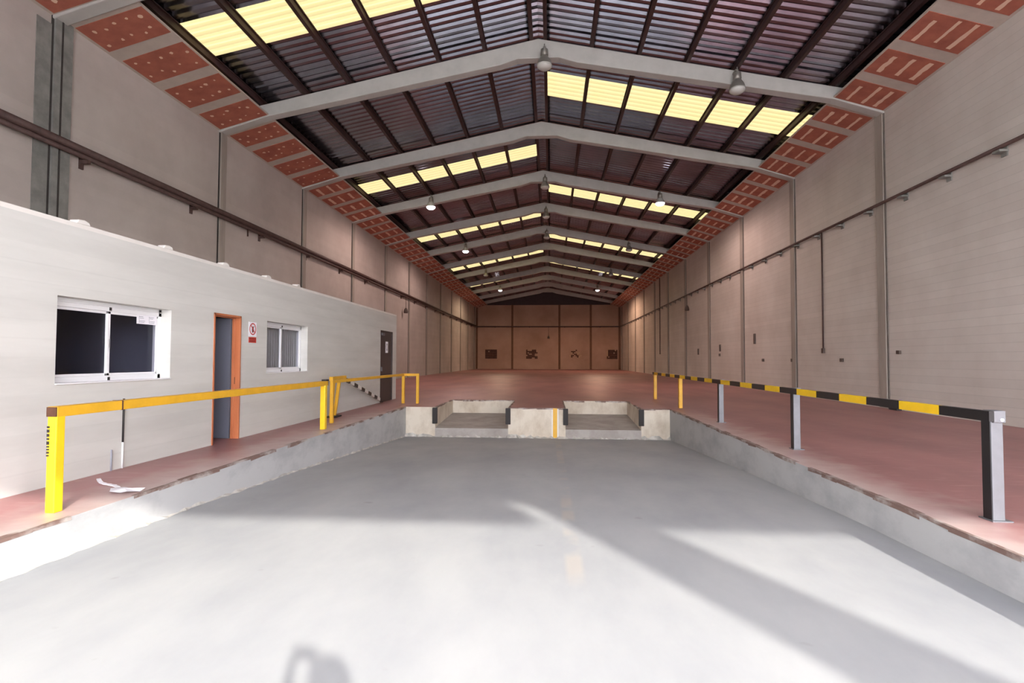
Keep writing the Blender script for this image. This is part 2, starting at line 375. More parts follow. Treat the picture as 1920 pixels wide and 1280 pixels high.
# wall columns
ti = [6]
def trim(o, label): o.name = 'trim_%d' % ti[0]; ti[0] += 1; return struct(o, label)
words = ['near end, first', 'second', 'third', 'fourth', 'fifth', 'sixth', 'seventh', 'eighth', 'ninth', 'tenth', 'eleventh', 'twelfth']
for k, y in enumerate(FY):
    b = MB(); mt = M['pilaster'] if k == 0 else M['pale_pilaster']
    wd = .3 if k == 0 else .2
    b.box((XL, y-wd*.4, 0), (XL+.07, y+wd, 9.0), mt); b.box((XL, y-wd*.4-.05, 0), (XL+.02, y-wd*.4, 9.0), M['joint']); b.box((XL+.001, y+wd, 0), (XL+.012, y+wd+.03, 9.0), M['joint'])
    if k == 0: b.box((XL, y+.02, 0), (XL+.078, y+.06, 9.0), M['joint']); b.box((XL, y-.5, 0), (XL+.02, y-.17, 8.6), M['pilaster'])
    trim(b.build('t'), 'concrete column in the left wall, %s from the camera' % words[k])
for k, y in enumerate(FY):
    b = MB(); b.box((XR-.06, y-.1, 0), (XR, y+.26, 9.0), M['pale_pilaster']); b.box((XR-.03, y-.15, 0), (XR, y-.1, 9.0), M['softjoint'])
    trim(b.build('t'), 'concrete column in the right wall, %s from the camera' % words[k])
for x, lb in ((XL+.12, 'dark column in the far left corner'), (-5.5, 'dark column left of centre on the far wall'), (1.25, 'dark column right of centre on the far wall'), (5.7, 'dark column at the right of the far wall'), (XR-.15, 'dark column in the far right corner')):
    b = MB(); b.box((x-.14, YB-.08, 0), (x+.14, YB, 9.2), M['pilasterB']); trim(b.build('t'), lb)

# ------------------------------------------------------------------ soffits of hollow block
def soffit(xi, xo, zi, zo, label, dots):
    b = MB(); sgn = 1 if xo > xi else -1
    P = lambda t, y, dz=0: (xi+(xo-xi)*t, y, zi+(zo-zi)*t+dz)
    b.poly([P(0, YFR), P(1, YFR), P(1, YB), P(0, YB)], M['mortar'])
    b.poly([P(0, YFR, .04), P(1, YFR, .04), P(1, YB, .04), P(0, YB, .04)], M['mortar'])
    b.poly([P(0, YFR), P(0, YFR, .04), P(0, YB, .04), P(0, YB)], M['mortar'])
    y = FY[0] - 2*S; per = S/4; n = 0; e = -.012
    while y < YB-.3:
        ya, yb = y+.2, y+per-.2
        if (n % 4) == 0: ya += .12
        if ya > YFR and yb < YB:
            fade = 1
            b.poly([P(.02, ya, e), P(.95, ya, e), P(.95, yb, e), P(.02, yb, e)], M['terracotta'])
            for (q, w_) in (((.02, ya), (.95, ya)), ((.95, ya), (.95, yb)), ((.95, yb), (.02, yb)), ((.02, yb), (.02, ya))):
                b.poly([P(*q), P(*w_), P(w_[0], w_[1], e), P(q[0], q[1], e)], M['terracotta'])
            far = y > FY[2]-.1
            if dots and not far:
                for i in range(5):
                    for j in range(2):
                        t = .14 + i*.17 + random.uniform(-.05, .05); yy = ya + (yb-ya)*(.28+.45*j) + random.uniform(-.1, .1)
                        r_ = random.uniform(.025, .05); wob = [random.uniform(.75, 1.25) for _ in range(9)]
                        b.poly([P(t + r_*wob[k]*math.cos(k*.698)/1.65, yy + r_*1.2*wob[k]*math.sin(k*.698), e-.006) for k in range(9)], M['dab'])
            else:
                for i in range(3):
                    t = .22 + i*.27 + random.uniform(-.03, .03); hw = random.uniform(.028, .045)
                    a0 = ya + random.uniform(.0, .25); a1 = yb - random.uniform(.0, .2)
                    ks = 6; L_ = [P(t-hw*random.uniform(.6, 1.1), a0+(a1-a0)*k/ks, e-.006) for k in range(ks+1)]; R_ = [P(t+hw*random.uniform(.6, 1.1), a0+(a1-a0)*k/ks, e-.006) for k in range(ks+1)]
                    b.poly(L_ + R_[::-1], M['dab'])
        y += per; n += 1
    return trim(b.build('t', fixn=False), label)
soffit(EL, XL, 9.26, 8.80, 'terracotta block soffit along the top of the left wall', True)
soffit(ER, XR, 9.26, 8.80, 'terracotta block soffit along the top of the right wall', False)

# ------------------------------------------------------------------ roof beams
def rafter_outline():
    bt = [(XL+.0, 8.74), (EL, 9.22), (-1.6, 10.62), (-1.05, 10.80), (.25, 10.80), (.8, 10.62), (ER, 9.22), (XR, 8.74)]
    tp = [(XR, 8.95), (ER+.35, rtop(ER+.35)), (RX, 11.42), (EL-.35, rtop(EL-.35)), (XL, 8.95)]
    return bt + tp
proto = None
lab = ['nearest concrete roof beam, only its two lower ends showing at the top corners',
 'nearest whole concrete roof beam, with two unlit bell lamps fixed to it',
 'second whole concrete roof beam, just behind the first long skylight on the right',
 'third whole concrete roof beam, carrying the two brightest lit lamps',
 'fourth whole concrete roof beam, behind the right skylight with the lit lamp',
 'fifth whole concrete roof beam, with the smaller lit lamp on its left slope',
 'sixth whole concrete roof beam counted from the camera', 'seventh whole concrete roof beam counted from the camera',
 'eighth whole concrete roof beam counted from the camera', 'ninth whole concrete roof beam, with the two farthest lit lamps',
 'tenth whole concrete roof beam, last but one before the gable', 'farthest concrete roof beam, close against the dark gable']
for k, y in enumerate(FY):
    if proto is None:
        b = MB(); b.prism(rafter_outline(), -.16, .16, M['rafter'])
        proto = b.build('roof_beam', bev=.02); proto.location = (0, y, 0); tag(proto, lab[0], 'roof beam', 'concrete roof beams')
    else:
        o = proto.copy(); COL.objects.link(o); o.location = (0, y, 0); o['label'] = lab[k]

# ------------------------------------------------------------------ purlins
px = [(-.62, 'ridge purlin on the left side of the ridge gap'), (-.18, 'ridge purlin on the right side of the ridge gap')]
ow = ['first', 'second', 'third', 'fourth', 'fifth', 'sixth']
for k in range(1, 7):
    px.append((-.62-1.46*k, 'dark steel purlin, %s down from the ridge on the left slope' % ow[k-1]))
    px.append((-.18+1.45*k, 'dark steel purlin, %s down from the ridge on the right slope' % ow[k-1]))
for x, lb in px:
    b = MB(); zt = roofz(x)-.005; zb = rtop(x)+.0
    b.box((x-.055, YFR, zb), (x+.055, YB-.06, zb+.03), M['purlin']); b.box((x-.02, YFR, zb+.03), (x+.02, YB-.06, zt-.03), M['purlin']); b.box((x-.055, YFR, zt-.03), (x+.055, YB-.06, zt), M['purlin'])
    o = b.build('purlin', origin=(x, 0, zb)); tag(o, lb, 'purlin', 'dark steel purlins under the roof')

# ------------------------------------------------------------------ corrugated roof and skylights
PIT = .29
PROF = [(0, 0), (.10, 0), (.15, .066), (.24, .066), (.29, 0)]
sky = {}
for i, f in enumerate(FY[:-1]):     # bay i starts at FY[i]
    side = -1 if i % 2 == 0 else 1
    if i > 8: continue
    sky[i] = side
def zones(side):
    """y intervals of opaque sheet and of skylight on one slope"""
    z = []
    for i, sd_ in sky.items():
        if sd_ == side:
            n0 = round((FY[i]+(1.95, 2.05, 2.6, 2.6, 2.45, 3.2, 3.4, 3.2, 3.2)[i]+4)/PIT); n1 = n0+(6 if i == 1 else 5)
            z.append((n0, n1, i))
    return z
def sheet(b, n0, n1, side, mt, xin, xout, lift=0):
    pts = []
    for n in range(n0, n1):
        for (yy, zz) in PROF[:-1]: pts.append((YFR+n*PIT+yy, zz))
    pts.append((YFR+n1*PIT, 0))
    for (ya, za), (yb, zb) in zip(pts, pts[1:]):
        b.poly([(xin, ya, roofz(xin)+za+lift), (xout, ya, roofz(xout)+za+lift), (xout, yb, roofz(xout)+zb+lift), (xin, yb, roofz(xin)+zb+lift)], mt)
NT = int((YB-YFR)/PIT)
b = MB()
for side in (-1, 1):
    xin = RX; xout = (XL-.1) if side < 0 else (XR+.1)
    cur = 0
    for (n0, n1, i) in zones(side):
        sheet(b, cur, n0, side, M['sheet'], xin, xout); cur = n1
    sheet(b, cur, NT+1, side, M['sheet'], xin, xout)
    # short opaque piece over the ridge gap beside each skylight
    for (n0, n1, i) in zones(side):
        sheet(b, n0, n1, side, M['sheet'], RX, RX+side*.25)
        sheet(b, n0, n1, side, M['sheet'], -9.85 if side < 0 else 9.05, xout)
struct(b.build('ceiling', fixn=False), 'dark corrugated metal roof sheets')
sl = {0: 'nearest yellow skylight strip, on the left slope at the top edge of the photo', 1: 'nearest yellow skylight strip on the right slope, behind the first whole beam',
 2: 'second yellow skylight strip on the left slope', 3: 'second yellow skylight strip on the right slope, crossed by a lit lamp', 4: 'third yellow skylight strip on the left slope',
 5: 'third yellow skylight strip on the right slope', 6: 'fourth yellow skylight strip on the left slope', 7: 'fourth and farthest yellow skylight strip on the right slope', 8: 'fifth and farthest yellow skylight strip on the left slope'}
for side in (-1, 1):
    for (n0, n1, i) in zones(side):
        if i not in sl: continue
        b = MB(); sheet(b, n0, n1, side, M['skylight'], RX+side*.25, -9.85 if side < 0 else 9.05)
        o = b.build('skylight', fixn=False); tag(o, sl[i], 'skylight', 'yellow translucent skylight strips')

# ------------------------------------------------------------------ office block
XB = -5.44; YE = 18.5; TH = .25; XI = XB-TH; HT = 2.90
openings = [(5.50, 7.28, 1.10, 2.09), (8.25, 9.01, 0, 2.14), (9.88, 11.6, 1.11, 2.12), (16.75, 18.05, 0, 2.32)]
b = MB(); ycur = YFR
for (a, c, z0, z1) in openings:
    b.box((XI, ycur, 0), (XB, a, HT), M['whiteblock'])
    if z0 > 0: b.box((XI, a, 0), (XB, c, z0), M['whiteblock'])
    b.box((XI, a, z1), (XB, c, HT), M['whiteblock']); ycur = c
b.box((XI, ycur, 0), (XB, YE, HT), M['whiteblock'])
b.box((XL, YE-.2, 0), (XI, YE, HT), M['whiteblock'])
struct(b.build('wall_office'), 'white painted blockwork front of the office block')
b = MB(); b.box((XL, YFR, HT), (XB+.0, YE, HT+.05), M['coping']); struct(b.build('ceiling_office'), 'flat roof slab of the office block')
b = MB()
for y in (7.75, 9.45, 14.0): b.box((XL, y-.05, 0), (XI, y+.05, HT-.02), M['room'])
b.box((-8.6, YFR, 0), (-8.5, YE-.2, HT-.02), M['room']); struct(b.build('wall_partition'), 'blue grey partitions inside the office block')

k = 0
for y, lb in ((5.81, 'nearest'), (7.2, 'second'), (8.56, 'third'), (9.92, 'fourth'), (11.15, 'fifth')):
    b = MB(); b.prism([(-.10, 0), (.10, 0), (.08, .045), (.02, .06), (-.07, .05)], XB-.12, XB-.005, M['coping'], axis='x')
    o = b.build('joist_end', bev=.012); o.location = (0, y, HT+.05)
    tag(o, 'small pale joist stub on the office roof edge, %s of five from the camera' % lb, 'joist end', 'joist stubs on the office roof edge')

def window(n, a, c, z0, z1, lb, open_gap=0):
    xf0, xf1 = XB-.235, XB-.15     # frame depth range
    w = MB(); fr = .055; hd = .10 if n == 1 else .075; bt = .075
    w.box((xf0, a, z1-hd), (xf1, c, z1), M['pvc']); w.box((xf0, a, z0), (xf1, c, z0+bt), M['pvc'])
    w.box((xf0, a, z0), (xf1, a+fr, z1), M['pvc']); w.box((xf0, c-fr, z0), (xf1, c, z1), M['pvc'])
    w.box((xf1-.02, a, z1-hd*.5), (xf1+.012, c, z1-hd*.42), M['pvc'])
    w.box((xf1, a, z0-.0), (XB+.02, c, z0+.015), M['pvc'])
    W = struct(w.build('window_%d' % n, bev=.004), lb)
    mid = (a+c)/2; za, zb = z0+bt, z1-hd
    for j, (ya, yb, xo) in enumerate(((a+fr, mid+.03, xf1-.03), (mid-.03, c-fr, xf1-.01))):
        s = MB(); sw = .045
        s.box((xo-.03, ya, za), (xo, yb, za+sw*.7), M['pvc']); s.box((xo-.03, ya, zb-sw*.7), (xo, yb, zb), M['pvc'])
        s.box((xo-.03, ya, za), (xo, ya+(sw*.5 if j == 0 else sw), zb), M['pvc']); s.box((xo-.03, yb-(sw if j == 0 else sw*.6), za), (xo, yb, zb), M['pvc'])
        so = s.build('window_sash', W, bev=.003)
        g = MB(); g.box((xo-.018, ya+sw*.5, za+sw*.6), (xo-.014, yb-sw*.5, zb-sw*.6), M['glass']); g.build('window_pane', so)
        if j == 0:
            h = MB(); h.box((xo, yb-.035, (za+zb)/2-.06), (xo+.02, yb-.012, (za+zb)/2+.06), M['pvc']); h.build('handle', so, bev=.003)
    for zz in (z0+bt*.5, z1-hd*.7):
        s = MB(); s.box((xf1-.0, mid-.02, zz-.02), (xf1+.008, mid+.01, zz+.02), M['rubber']); s.build('roller_stop', W)
    return W
window(1, *openings[0], 'wide sliding window nearest the camera in the white office wall')
window(2, *openings[2], 'smaller sliding window with grey blinds beyond the orange door')
# blinds behind window 2
t = thing('vertical_blind', 'grey vertical blind hanging behind the smaller far window', 'blind', (XB-.32, 10.74, 2.1))
r = MB(); r.box((XB-.27, 9.9, 2.06), (XB-.245, 11.58, 2.1), M['pvc']); r.build('head_rail', t)
r = MB(); y = 9.9
while y < 11.55: r.box((XB-.268, y, 1.13), (XB-.262, y+.085, 2.06), M['blind']); r.box((XB-.264, y+.06, 1.13), (XB-.252, y+.1, 2.06), M['blind']); y += .095
r.build('slats', t)
# paper notice on window 1
nt = thing('paper_notice', 'white paper notice stuck in the top right corner of the wide window', 'notice', (XB-.158, 7.03, 1.86))
p = MB(); p.box((XB-.1595, 6.83, 1.865), (XB-.157, 7.2, 1.99), M['paper']); p.build('sheet', nt)
for y0 in (6.87, 7.05):
    p = MB()
    for q in range(5):
        z = 1.968-q*.019
        if q == 2: continue
        p.box((XB-.1572, y0+random.uniform(0, .015), z-.006), (XB-.156, y0+random.uniform(.07, .11), z), M['print'])
    p.bar((XB-.1568, y0+.005, 1.974), (XB-.1568, y0+.005, 1.88), .0005, .004, M['print']); p.build('print', nt)

# orange door frame and the door standing open inside
dy0, dy1, dz = 8.25, 9.01, 2.14
XJ = XB-.13
d = MB(); d.box((XJ, dy1-.035, 0), (XB+.012, dy1, dz), M['orange']); d.box((XJ, dy0, 0), (XB+.012, dy0+.035, dz), M['orange']); d.box((XJ, dy0, dz-.035), (XB+.012, dy1, dz), M['orange'])
d.box((XJ, dy1-.05, 0), (XJ+.05, dy1-.03, dz-.03), M['orange']); d.box((XJ, dy0+.03, dz-.05), (XJ+.05, dy1-.03, dz-.03), M['orange'])
D1 = struct(d.build('door_1', bev=.004), 'orange wooden door frame standing open in the office wall')
q = MB(); q.box((XB-.10, dy1-.04, .95), (XB-.07, dy1-.034, 1.07), M['rust']); q.build('strike_plate', D1)
q = MB(); q.box((XJ-.80, dy1-.075, .01), (XJ-.01, dy1-.038, dz-.04), M['leaf']); lf = q.build('door_leaf', D1)
q = MB(); q.tube((XJ-.72, dy1-.075, 1.02), (XJ-.72, dy1-.13, 1.02), .012, M['galv']); q.bar((XJ-.72, dy1-.13, 1.02), (XJ-.60, dy1-.13, 1.02), .02, .02, M['galv']); q.build('handle', lf)
# dark far door
d = MB(); d.box((XB-.06, 16.75, 0), (XB-.02, 18.05, 2.32), M['dark_door'])
D2 = struct(d.build('door_2'), 'dark brown door at the far end of the office wall')
q = MB()
for (a_, c_) in (((16.75, 0), (16.80, 2.32)), ((18.0, 0), (18.05, 2.32)), ((16.75, 2.27), (18.05, 2.32))):
    q.box((XB-.02, a_[0], a_[1]), (XB+.006, c_[0], c_[1]), M['dark_door'])
q.build('door_frame', D2)
q = MB(); q.box((XB-.02, 16.85, 2.16), (XB+.03, 17.1, 2.24), M['galv']); q.build('door_closer', D2)
q = MB(); q.box((XB-.02, 16.87, 1.0), (XB+.02, 16.93, 1.14), M['galv']); q.build('door_handle', D2)
t = thing('door_sign', 'small white oval pictogram sign on the dark far door', 'sign', (XB-.02, 17.45, 1.78))
q = MB(); q.box((XB-.02, 17.34, 1.6), (XB-.012, 17.58, 1.97), M['paper']); q.build('plate', t)
q = MB()
for r_, e in ((.085, M['print']), (.05, M['paper'])):
    q.poly([(XB-.0115+(.0008 if e is M['paper'] else 0), 17.46+r_*math.cos(k*.4488), 1.79+r_*1.5*math.sin(k*.4488)) for k in range(14)], e)
q.build('pictogram', t)
# prohibition sign by the door
t = thing('prohibition_sign', 'red and white round prohibition sign beside the orange door', 'sign', (XB+.002, 9.37, 1.87))
q = MB(); q.box((XB, 9.25, 1.80), (XB+.006, 9.5, 2.06), M['paper']); q.build('plate', t)
q = MB(); n = 28
for k in range(n):
    a0, a1 = 2*math.pi*k/n, 2*math.pi*(k+1)/n; R1, R0 = .11, .088
    q.poly([(XB+.008, 9.375+r_*math.cos(a_), 1.935+r_*math.sin(a_)) for r_, a_ in ((R0, a0), (R1, a0), (R1, a1), (R0, a1))], M['red'])
q.bar((XB+.0085, 9.375-.068, 1.935+.068), (XB+.0085, 9.375+.068, 1.935-.068), .001, .02, M['red'], upv=(0, 1, 1))
q.build('red_ring', t)
q = MB(); q.poly([(XB+.0075, 9.375+y_, 1.93+z_) for y_, z_ in ((-.02, -.06), (.02, -.06), (.03, -.01), (.022, .03), (.05, .05), (.035, .065), (.01, .04), (-.01, .06), (-.028, .03), (-.03, -.01))], M['signdark']); q.build('figure', t)
t = thing('sign_plate', 'small dark red caption plate just below the prohibition sign', 'sign', (XB+.002, 9.37, 1.7))
q = MB(); q.box((XB, 9.255, 1.685), (XB+.006, 9.495, 1.785), M['red']); q.build('plate', t)
q = MB()
for z in (1.705, 1.745):
    y = 9.275
    while y < 9.46: wd = random.uniform(.02, .04); q.box((XB+.006, y, z), (XB+.0072, y+wd, z+.022), M['signdark']); y += wd+.012
q.build('caption', t)
# thin conduit down the wall
b = MB(); b.tube((XB+.012, 6.45, .0), (XB+.012, 6.45, .33), .011, M['pvc'], 8); b.tube((XB+.012, 6.45, .33), (XB+.012, 6.45, .88), .012, M['rubber'], 8)
tag(b.build('cable', origin=(XB+.012, 6.45, 0)), 'thin dark cable running down the white wall behind the near rail', 'cable')
b = MB(); b.tube((XB+.01, 6.28, 0), (XB+.01, 6.28, .26), .01, M['print'], 8)
tag(b.build('cable_stub', origin=(XB+.01, 6.28, 0)), 'short grey cable stub at the foot of the white wall', 'cable')

# ------------------------------------------------------------------ left yellow railings
def post(b, x, y, z1, w, mt, z0=0): b.box((x-w/2, y-w/2, z0), (x+w/2, y+w/2, z1), mt)
t = thing('guard_rail', 'near yellow guard rail with two posts along the left dock edge', 'guard rail', (-4.5, 7.4, 0))
for y, w_ in ((4.58, .09), (10.34, .10)):
    b = MB(); post(b, -4.5, y, .87, w_, M['yellow']); po = b.build('post', t, bev=.008)
    if y < 6:
        b = MB(); z = .78
        while z > .52: hh = random.uniform(.012, .03); b.box((-4.5-.043, 4.545, z-hh), (-4.5-.02, 4.552, z), M['rubber']); z -= hh+.012
        g_ = b.build('lettering', po); g_.location.y = -.015; g_['label'] = 'faint vertical row of dark letters'
b = MB(); b.box((-4.555, 4.54, .86), (-4.455, 10.44, .955), M['yellow_old']); rl = b.build('rail', t, bev=.006)
b = MB(); b.box((-4.552, 4.53, .865), (-4.458, 4.541, .951), M['rust']); b.build('end_cap', rl)
b = MB(); b.box((-4.56, 5.27, .857), (-4.45, 5.285, .958), M['rust']); b.build('joint', rl)
b = MB(); b.box((-4.555, 10.44, .862), (-4.455, 10.452, .953), M['rubber']); b.box((-4.53, 10.3, .955), (-4.43, 10.42, .985), M['rubber']); b.build('end_cap', rl)
t = thing('guard_rail', 'farther yellow guard rail turning a corner at the dock front', 'guard rail', (-4.6, 14, 0))
b = MB(); b.bar((-4.75, 11.3, .90), (-4.64, 16.6, .90), .07, .07, M['yellow_old']); b.build('rail', t, bev=.005)
b = MB(); b.bar((-4.68, 16.6, .90), (-4.13, 16.6, .90), .08, .08, M['yellow_old']); b.build('end_rail', t, bev=.005)
for x in (-4.64, -4.18):
    b = MB(); post(b, x, 16.6, .87, .085, M['yellow_old']); b.build('post', t, bev=.005)
b = MB(); post(b, -4.75, 11.34, .87, .07, M['yellow_old']); b.build('post', t, bev=.005)
# barrier stand by the wall with the striped arm hanging down
t = thing('barrier_stand', 'slanted yellow barrier stand with two legs against the white wall', 'barrier', (-5.2, 12.6, 0))
b = MB(); b.box((-5.3, 12.3, 0), (-5.08, 12.72, .03), M['rubber']); b.build('base_plate', t)
for ya, yb in ((12.38, 12.5), (12.58, 12.86)):
    b = MB(); b.bar((-5.2, ya, .03), (-5.2, yb, .9), .07, .06, M['yellow_old']); b.build('leg', t, bev=.004)
b = MB(); b.bar((-5.2, 12.35, .92), (-5.2, 13.2, .93), .09, .09, M['yellow_old']); b.build('head', t, bev=.005)
t = thing('boom_barrier', 'black and white striped barrier arm sloping down to the dark door', 'barrier', (-5.2, 13.25, .87))
pa, pb = Vector((-5.2, 13.25, .87)), Vector((-5.3, 16.55, .07)); N_ = 11
for k in range(N_):
    b = MB(); b.bar(pa+(pb-pa)*k/N_, pa+(pb-pa)*(k+1)/N_, .05, .09, M['coping'] if k % 2 else M['black'])
    o = b.build('stripe', t); o['label'] = 'pale stripe' if k % 2 else 'black stripe'
# paper scrap
b = MB(); n = 9
for k in range(n):
    a0 = k/n*2*math.pi; a1 = (k+1)/n*2*math.pi; q = lambda a_: (.17*math.cos(a_)*(1+.3*math.sin(3*a_)), .13*math.sin(a_)*(1+.25*math.cos(2*a_)), .006+.02*abs(math.sin(2*a_)))
    b.poly([(0, 0, .035), q(a0), q(a1)], M['paper'])
for k in range(7): b.bar((-.1-.09*k, .05+.06*k+.03*math.sin(k), .012), (-.1-.09*(k+1), .05+.06*(k+1)+.03*math.sin(k+1), .01), .04, .01, M['paper'])
o = b.build('paper_scrap'); o.location = (-4.45, 5.33, 0); tag(o, 'crumpled white plastic scrap on the left dock floor by the near post', 'litter')

# ------------------------------------------------------------------ right striped barrier
t = thing('striped_barrier', 'black and yellow striped barrier rail along the right dock edge', 'barrier', (3.8, 12, 0))
xa, xb = 3.83, 3.66; ya, yb = 4.95, 19.45
def xr(y): return xa + (xb-xa)*(y-ya)/(yb-ya)
segs = int((yb-ya)/.592)+1
for k in range(segs):
    y0 = ya+k*.592; y1 = min(yb, y0+.592)
    b = MB(); b.bar((xr(y0), y0, .917), (xr(y1), y1, .917), .045, .09, M['yellow'] if k % 2 else M['black'])
    o = b.build('stripe', t); o['label'] = 'yellow stripe' if k % 2 else 'black stripe'
b = MB(); b.bar((xr(ya)+.035, ya, .917), (xr(yb)+.035, yb, .917), .03, .088, M['galv']); b.build('back_channel', t)
for k, y in enumerate((5.05, 8.77, 12.36, 15.88, 19.4)):
    x = xr(y)+.085
    b = MB()
    if k < 3:
        b.box((x-.055, y-.05, 0), (x+.045, y+.05, .88), M['galv']); b.box((x-.063, y-.048, 0), (x-.055, y+.05, .88), M['black'])
        po = b.build('post', t, bev=.004)
        b = MB(); b.box((x-.08, y-.08, 0), (x+.09, y+.08, .01), M['galv']); b.build('base_plate', po)
        b = MB(); b.box((x-.045, y-.07, .86), (x+.055, y+.05, .965), M['galv']); b.build('bracket', po, bev=.004)
        b = MB(); b.tube((x+.02, y-.08, .885), (x+.02, y-.068, .885), .014, M['paper']); b.build('bolt', po)
    else:
        b.box((x-.07, y-.06, 0), (x+.03, y+.06, .88), M['yellow_old']); po = b.build('post', t, bev=.004); po['label'] = 'plain yellow post'
b = MB(); b.box((9.68, 15.75, 0), (9.82, 16.1, .13), M['rubber']); tag(b.build('rubber_block', bev=.01, origin=(9.75, 15.9, 0)), 'small black block on the floor at the foot of the right wall', 'block')

# ------------------------------------------------------------------ dock bumpers and yellow line
for x, lb in ((-3.35, 'left bumper of the left leveller pit'), (-1.22, 'right bumper of the left leveller pit'), (.43, 'left bumper of the right leveller pit'), (2.56, 'right bumper of the right leveller pit')):
    s_ = 1 if x in (-3.35, .43) else -1
    b = MB(); b.box((x-.07, YF-.09, -.47), (x+.07, YF, -.01), M['rubber'])
    tag(b.build('dock_bumper', bev=.01, origin=(x, YF, -.47)), 'black vertical dock bumper, ' + lb, 'dock bumper', 'black dock bumpers on the dock front')
b = MB(); b.box((.07, YF-.012, -.85), (.19, YF, -.0), M['yellow_old']); b.box((.19, YF-.011, -.85), (.23, YF, -.02), M['coping']); b.box((.03, YF-.011, -.85), (.07, YF, -.04), M['coping'])
tag(b.build('yellow_marking', origin=(.13, YF, -.85)), 'vertical yellow line painted down the middle block of the dock front', 'marking')

# ------------------------------------------------------------------ wall pipes
t = thing('wall_pipe', 'dark twin pipe run on brackets along the left wall', 'pipe', (XL, 30, 6))
b = MB(); b.tube((XL+.12, YFR, 6.13), (XL+.12, YB-.15, 6.13), .085, M['pipe'], 10); b.build('upper_pipe', t)
b = MB(); b.tube((XL+.14, YFR, 5.98), (XL+.14, YB-.15, 5.95), .055, M['pipe'], 10); b.build('lower_pipe', t)
y = 7.6; 
while y < YB-2:
    b = MB(); b.box((XL, y-.04, 5.84), (XL+.22, y+.04, 5.92), M['pipe']); b.box((XL, y-.05, 5.72), (XL+.04, y+.05, 6.2), M['pipe']); b.build('bracket', t); y += 3.75
b = MB(); b.bar((XL+.14, 17.9, 5.92), (XL+.35, 17.55, 5.62), .05, .05, M['pipe']); b.build('loose_stub', t)
t = thing('wall_pipe', 'thin dark pipe run with short brackets along the right wall', 'pipe', (XR, 30, 6))
b = MB(); b.tube((XR-.10, YFR, 6.07), (XR-.10, YB-.15, 6.07), .045, M['pipe'], 10); b.build('pipe', t)
y = 9.0
while y < YB-2:
    b = MB(); b.box((XR-.2, y-.1, 5.94), (XR, y+.1, 5.99), M['pilaster']); b.box((XR-.03, y-.08, 5.86), (XR, y+.08, 6.12), M['pilaster']); b.build('bracket', t); y += 1.62
t = thing('wall_pipe', 'dark pipe run straight across the far wall', 'pipe', (0, YB, 6))
b = MB(); b.tube((XL+.15, YB-.16, 6.08), (XR-.1, YB-.16, 6.08), .08, M['pipe'], 8); b.build('pipe', t)
for x in (-8, -3, 2, 7):
    b = MB(); b.box((x-.05, YB-.2, 5.95), (x+.05, YB, 6.02), M['pipe']); b.build('bracket', t)

def hanger(name, x, y, z, top, lb):
    t = thing(name, lb, 'wall fixture', (x, y, z)); sg = 1 if x < 0 else -1
    b = MB(); b.tube((x, y, z+.15), (x, y, top), .02, M['pipe'], 8); b.bar((x, y, top), (x-sg*.25, y, top) if abs(x) > 1 else (x, y+.3, top), .04, .04, M['pipe']); b.build('rod', t)
    b = MB(); b.lathe((x, y, z), [(.14, -.22), (.16, -.12), (.12, .05), (.05, .16)], M['smallbox'], 12); b.build('head', t)
hanger('hanging_fixture', XR-.25, 38.5, 5.1, 6.03, 'dark fixture on a rod under the right wall pipe')
hanger('hanging_fixture', XL+.25, 38.1, 4.95, 5.9, 'dark fixture on a rod under the left wall pipe')
hanger('hanging_fixture', -.3, YB-.3, 4.6, 6.0, 'dark fixture on a rod below the far wall pipe')
b = MB(); b.tube((XR-.03, 20.1, 1.8), (XR-.03, 20.1, 6.05), .028, M['pipe'], 8); b.box((XR-.07, 20.03, 1.66), (XR-.004, 20.17, 1.84), M['smallbox'])
tag(b.build('conduit', origin=(XR-.03, 20.1, 1.7)), 'vertical conduit down the right wall from the pipe to a small socket', 'conduit')
b = MB(); b.tube((XR-.03, 49, 1.9), (XR-.03, 49, 9.0), .045, M['pipe'], 8)
tag(b.build('conduit', origin=(XR-.03, 49, 1.9)), 'long dark conduit far along the right wall, crossing the pipe', 'conduit')
for (y, z, h, lb) in ((15.9, 1.64, .1, 'just beyond the nearest column'), (18.88, 1.41, .12, 'low, just right of the short conduit'), (22.6, 1.4, .13, 'just beyond the second column'), (25.6, 1.4, .13, 'low, under the tall one'), (26.6, 2.43, .5, 'tall, above a low one'), (32.0, 1.7, .14, 'low, well beyond the third column'), (31.9, 2.1, .4, 'tall one, well beyond the third column'), (36.5, 1.95, .4, 'tall one beyond the fourth column')):
    b = MB(); b.box((XR-.07, y-.07, z-h/2), (XR, y+.07, z+h/2), M['smallbox'])
    tag(b.build('socket_box', bev=.008, origin=(XR, y, z-h/2)), 'dark socket box on the right wall, ' + lb, 'socket box', 'socket boxes on the right wall')

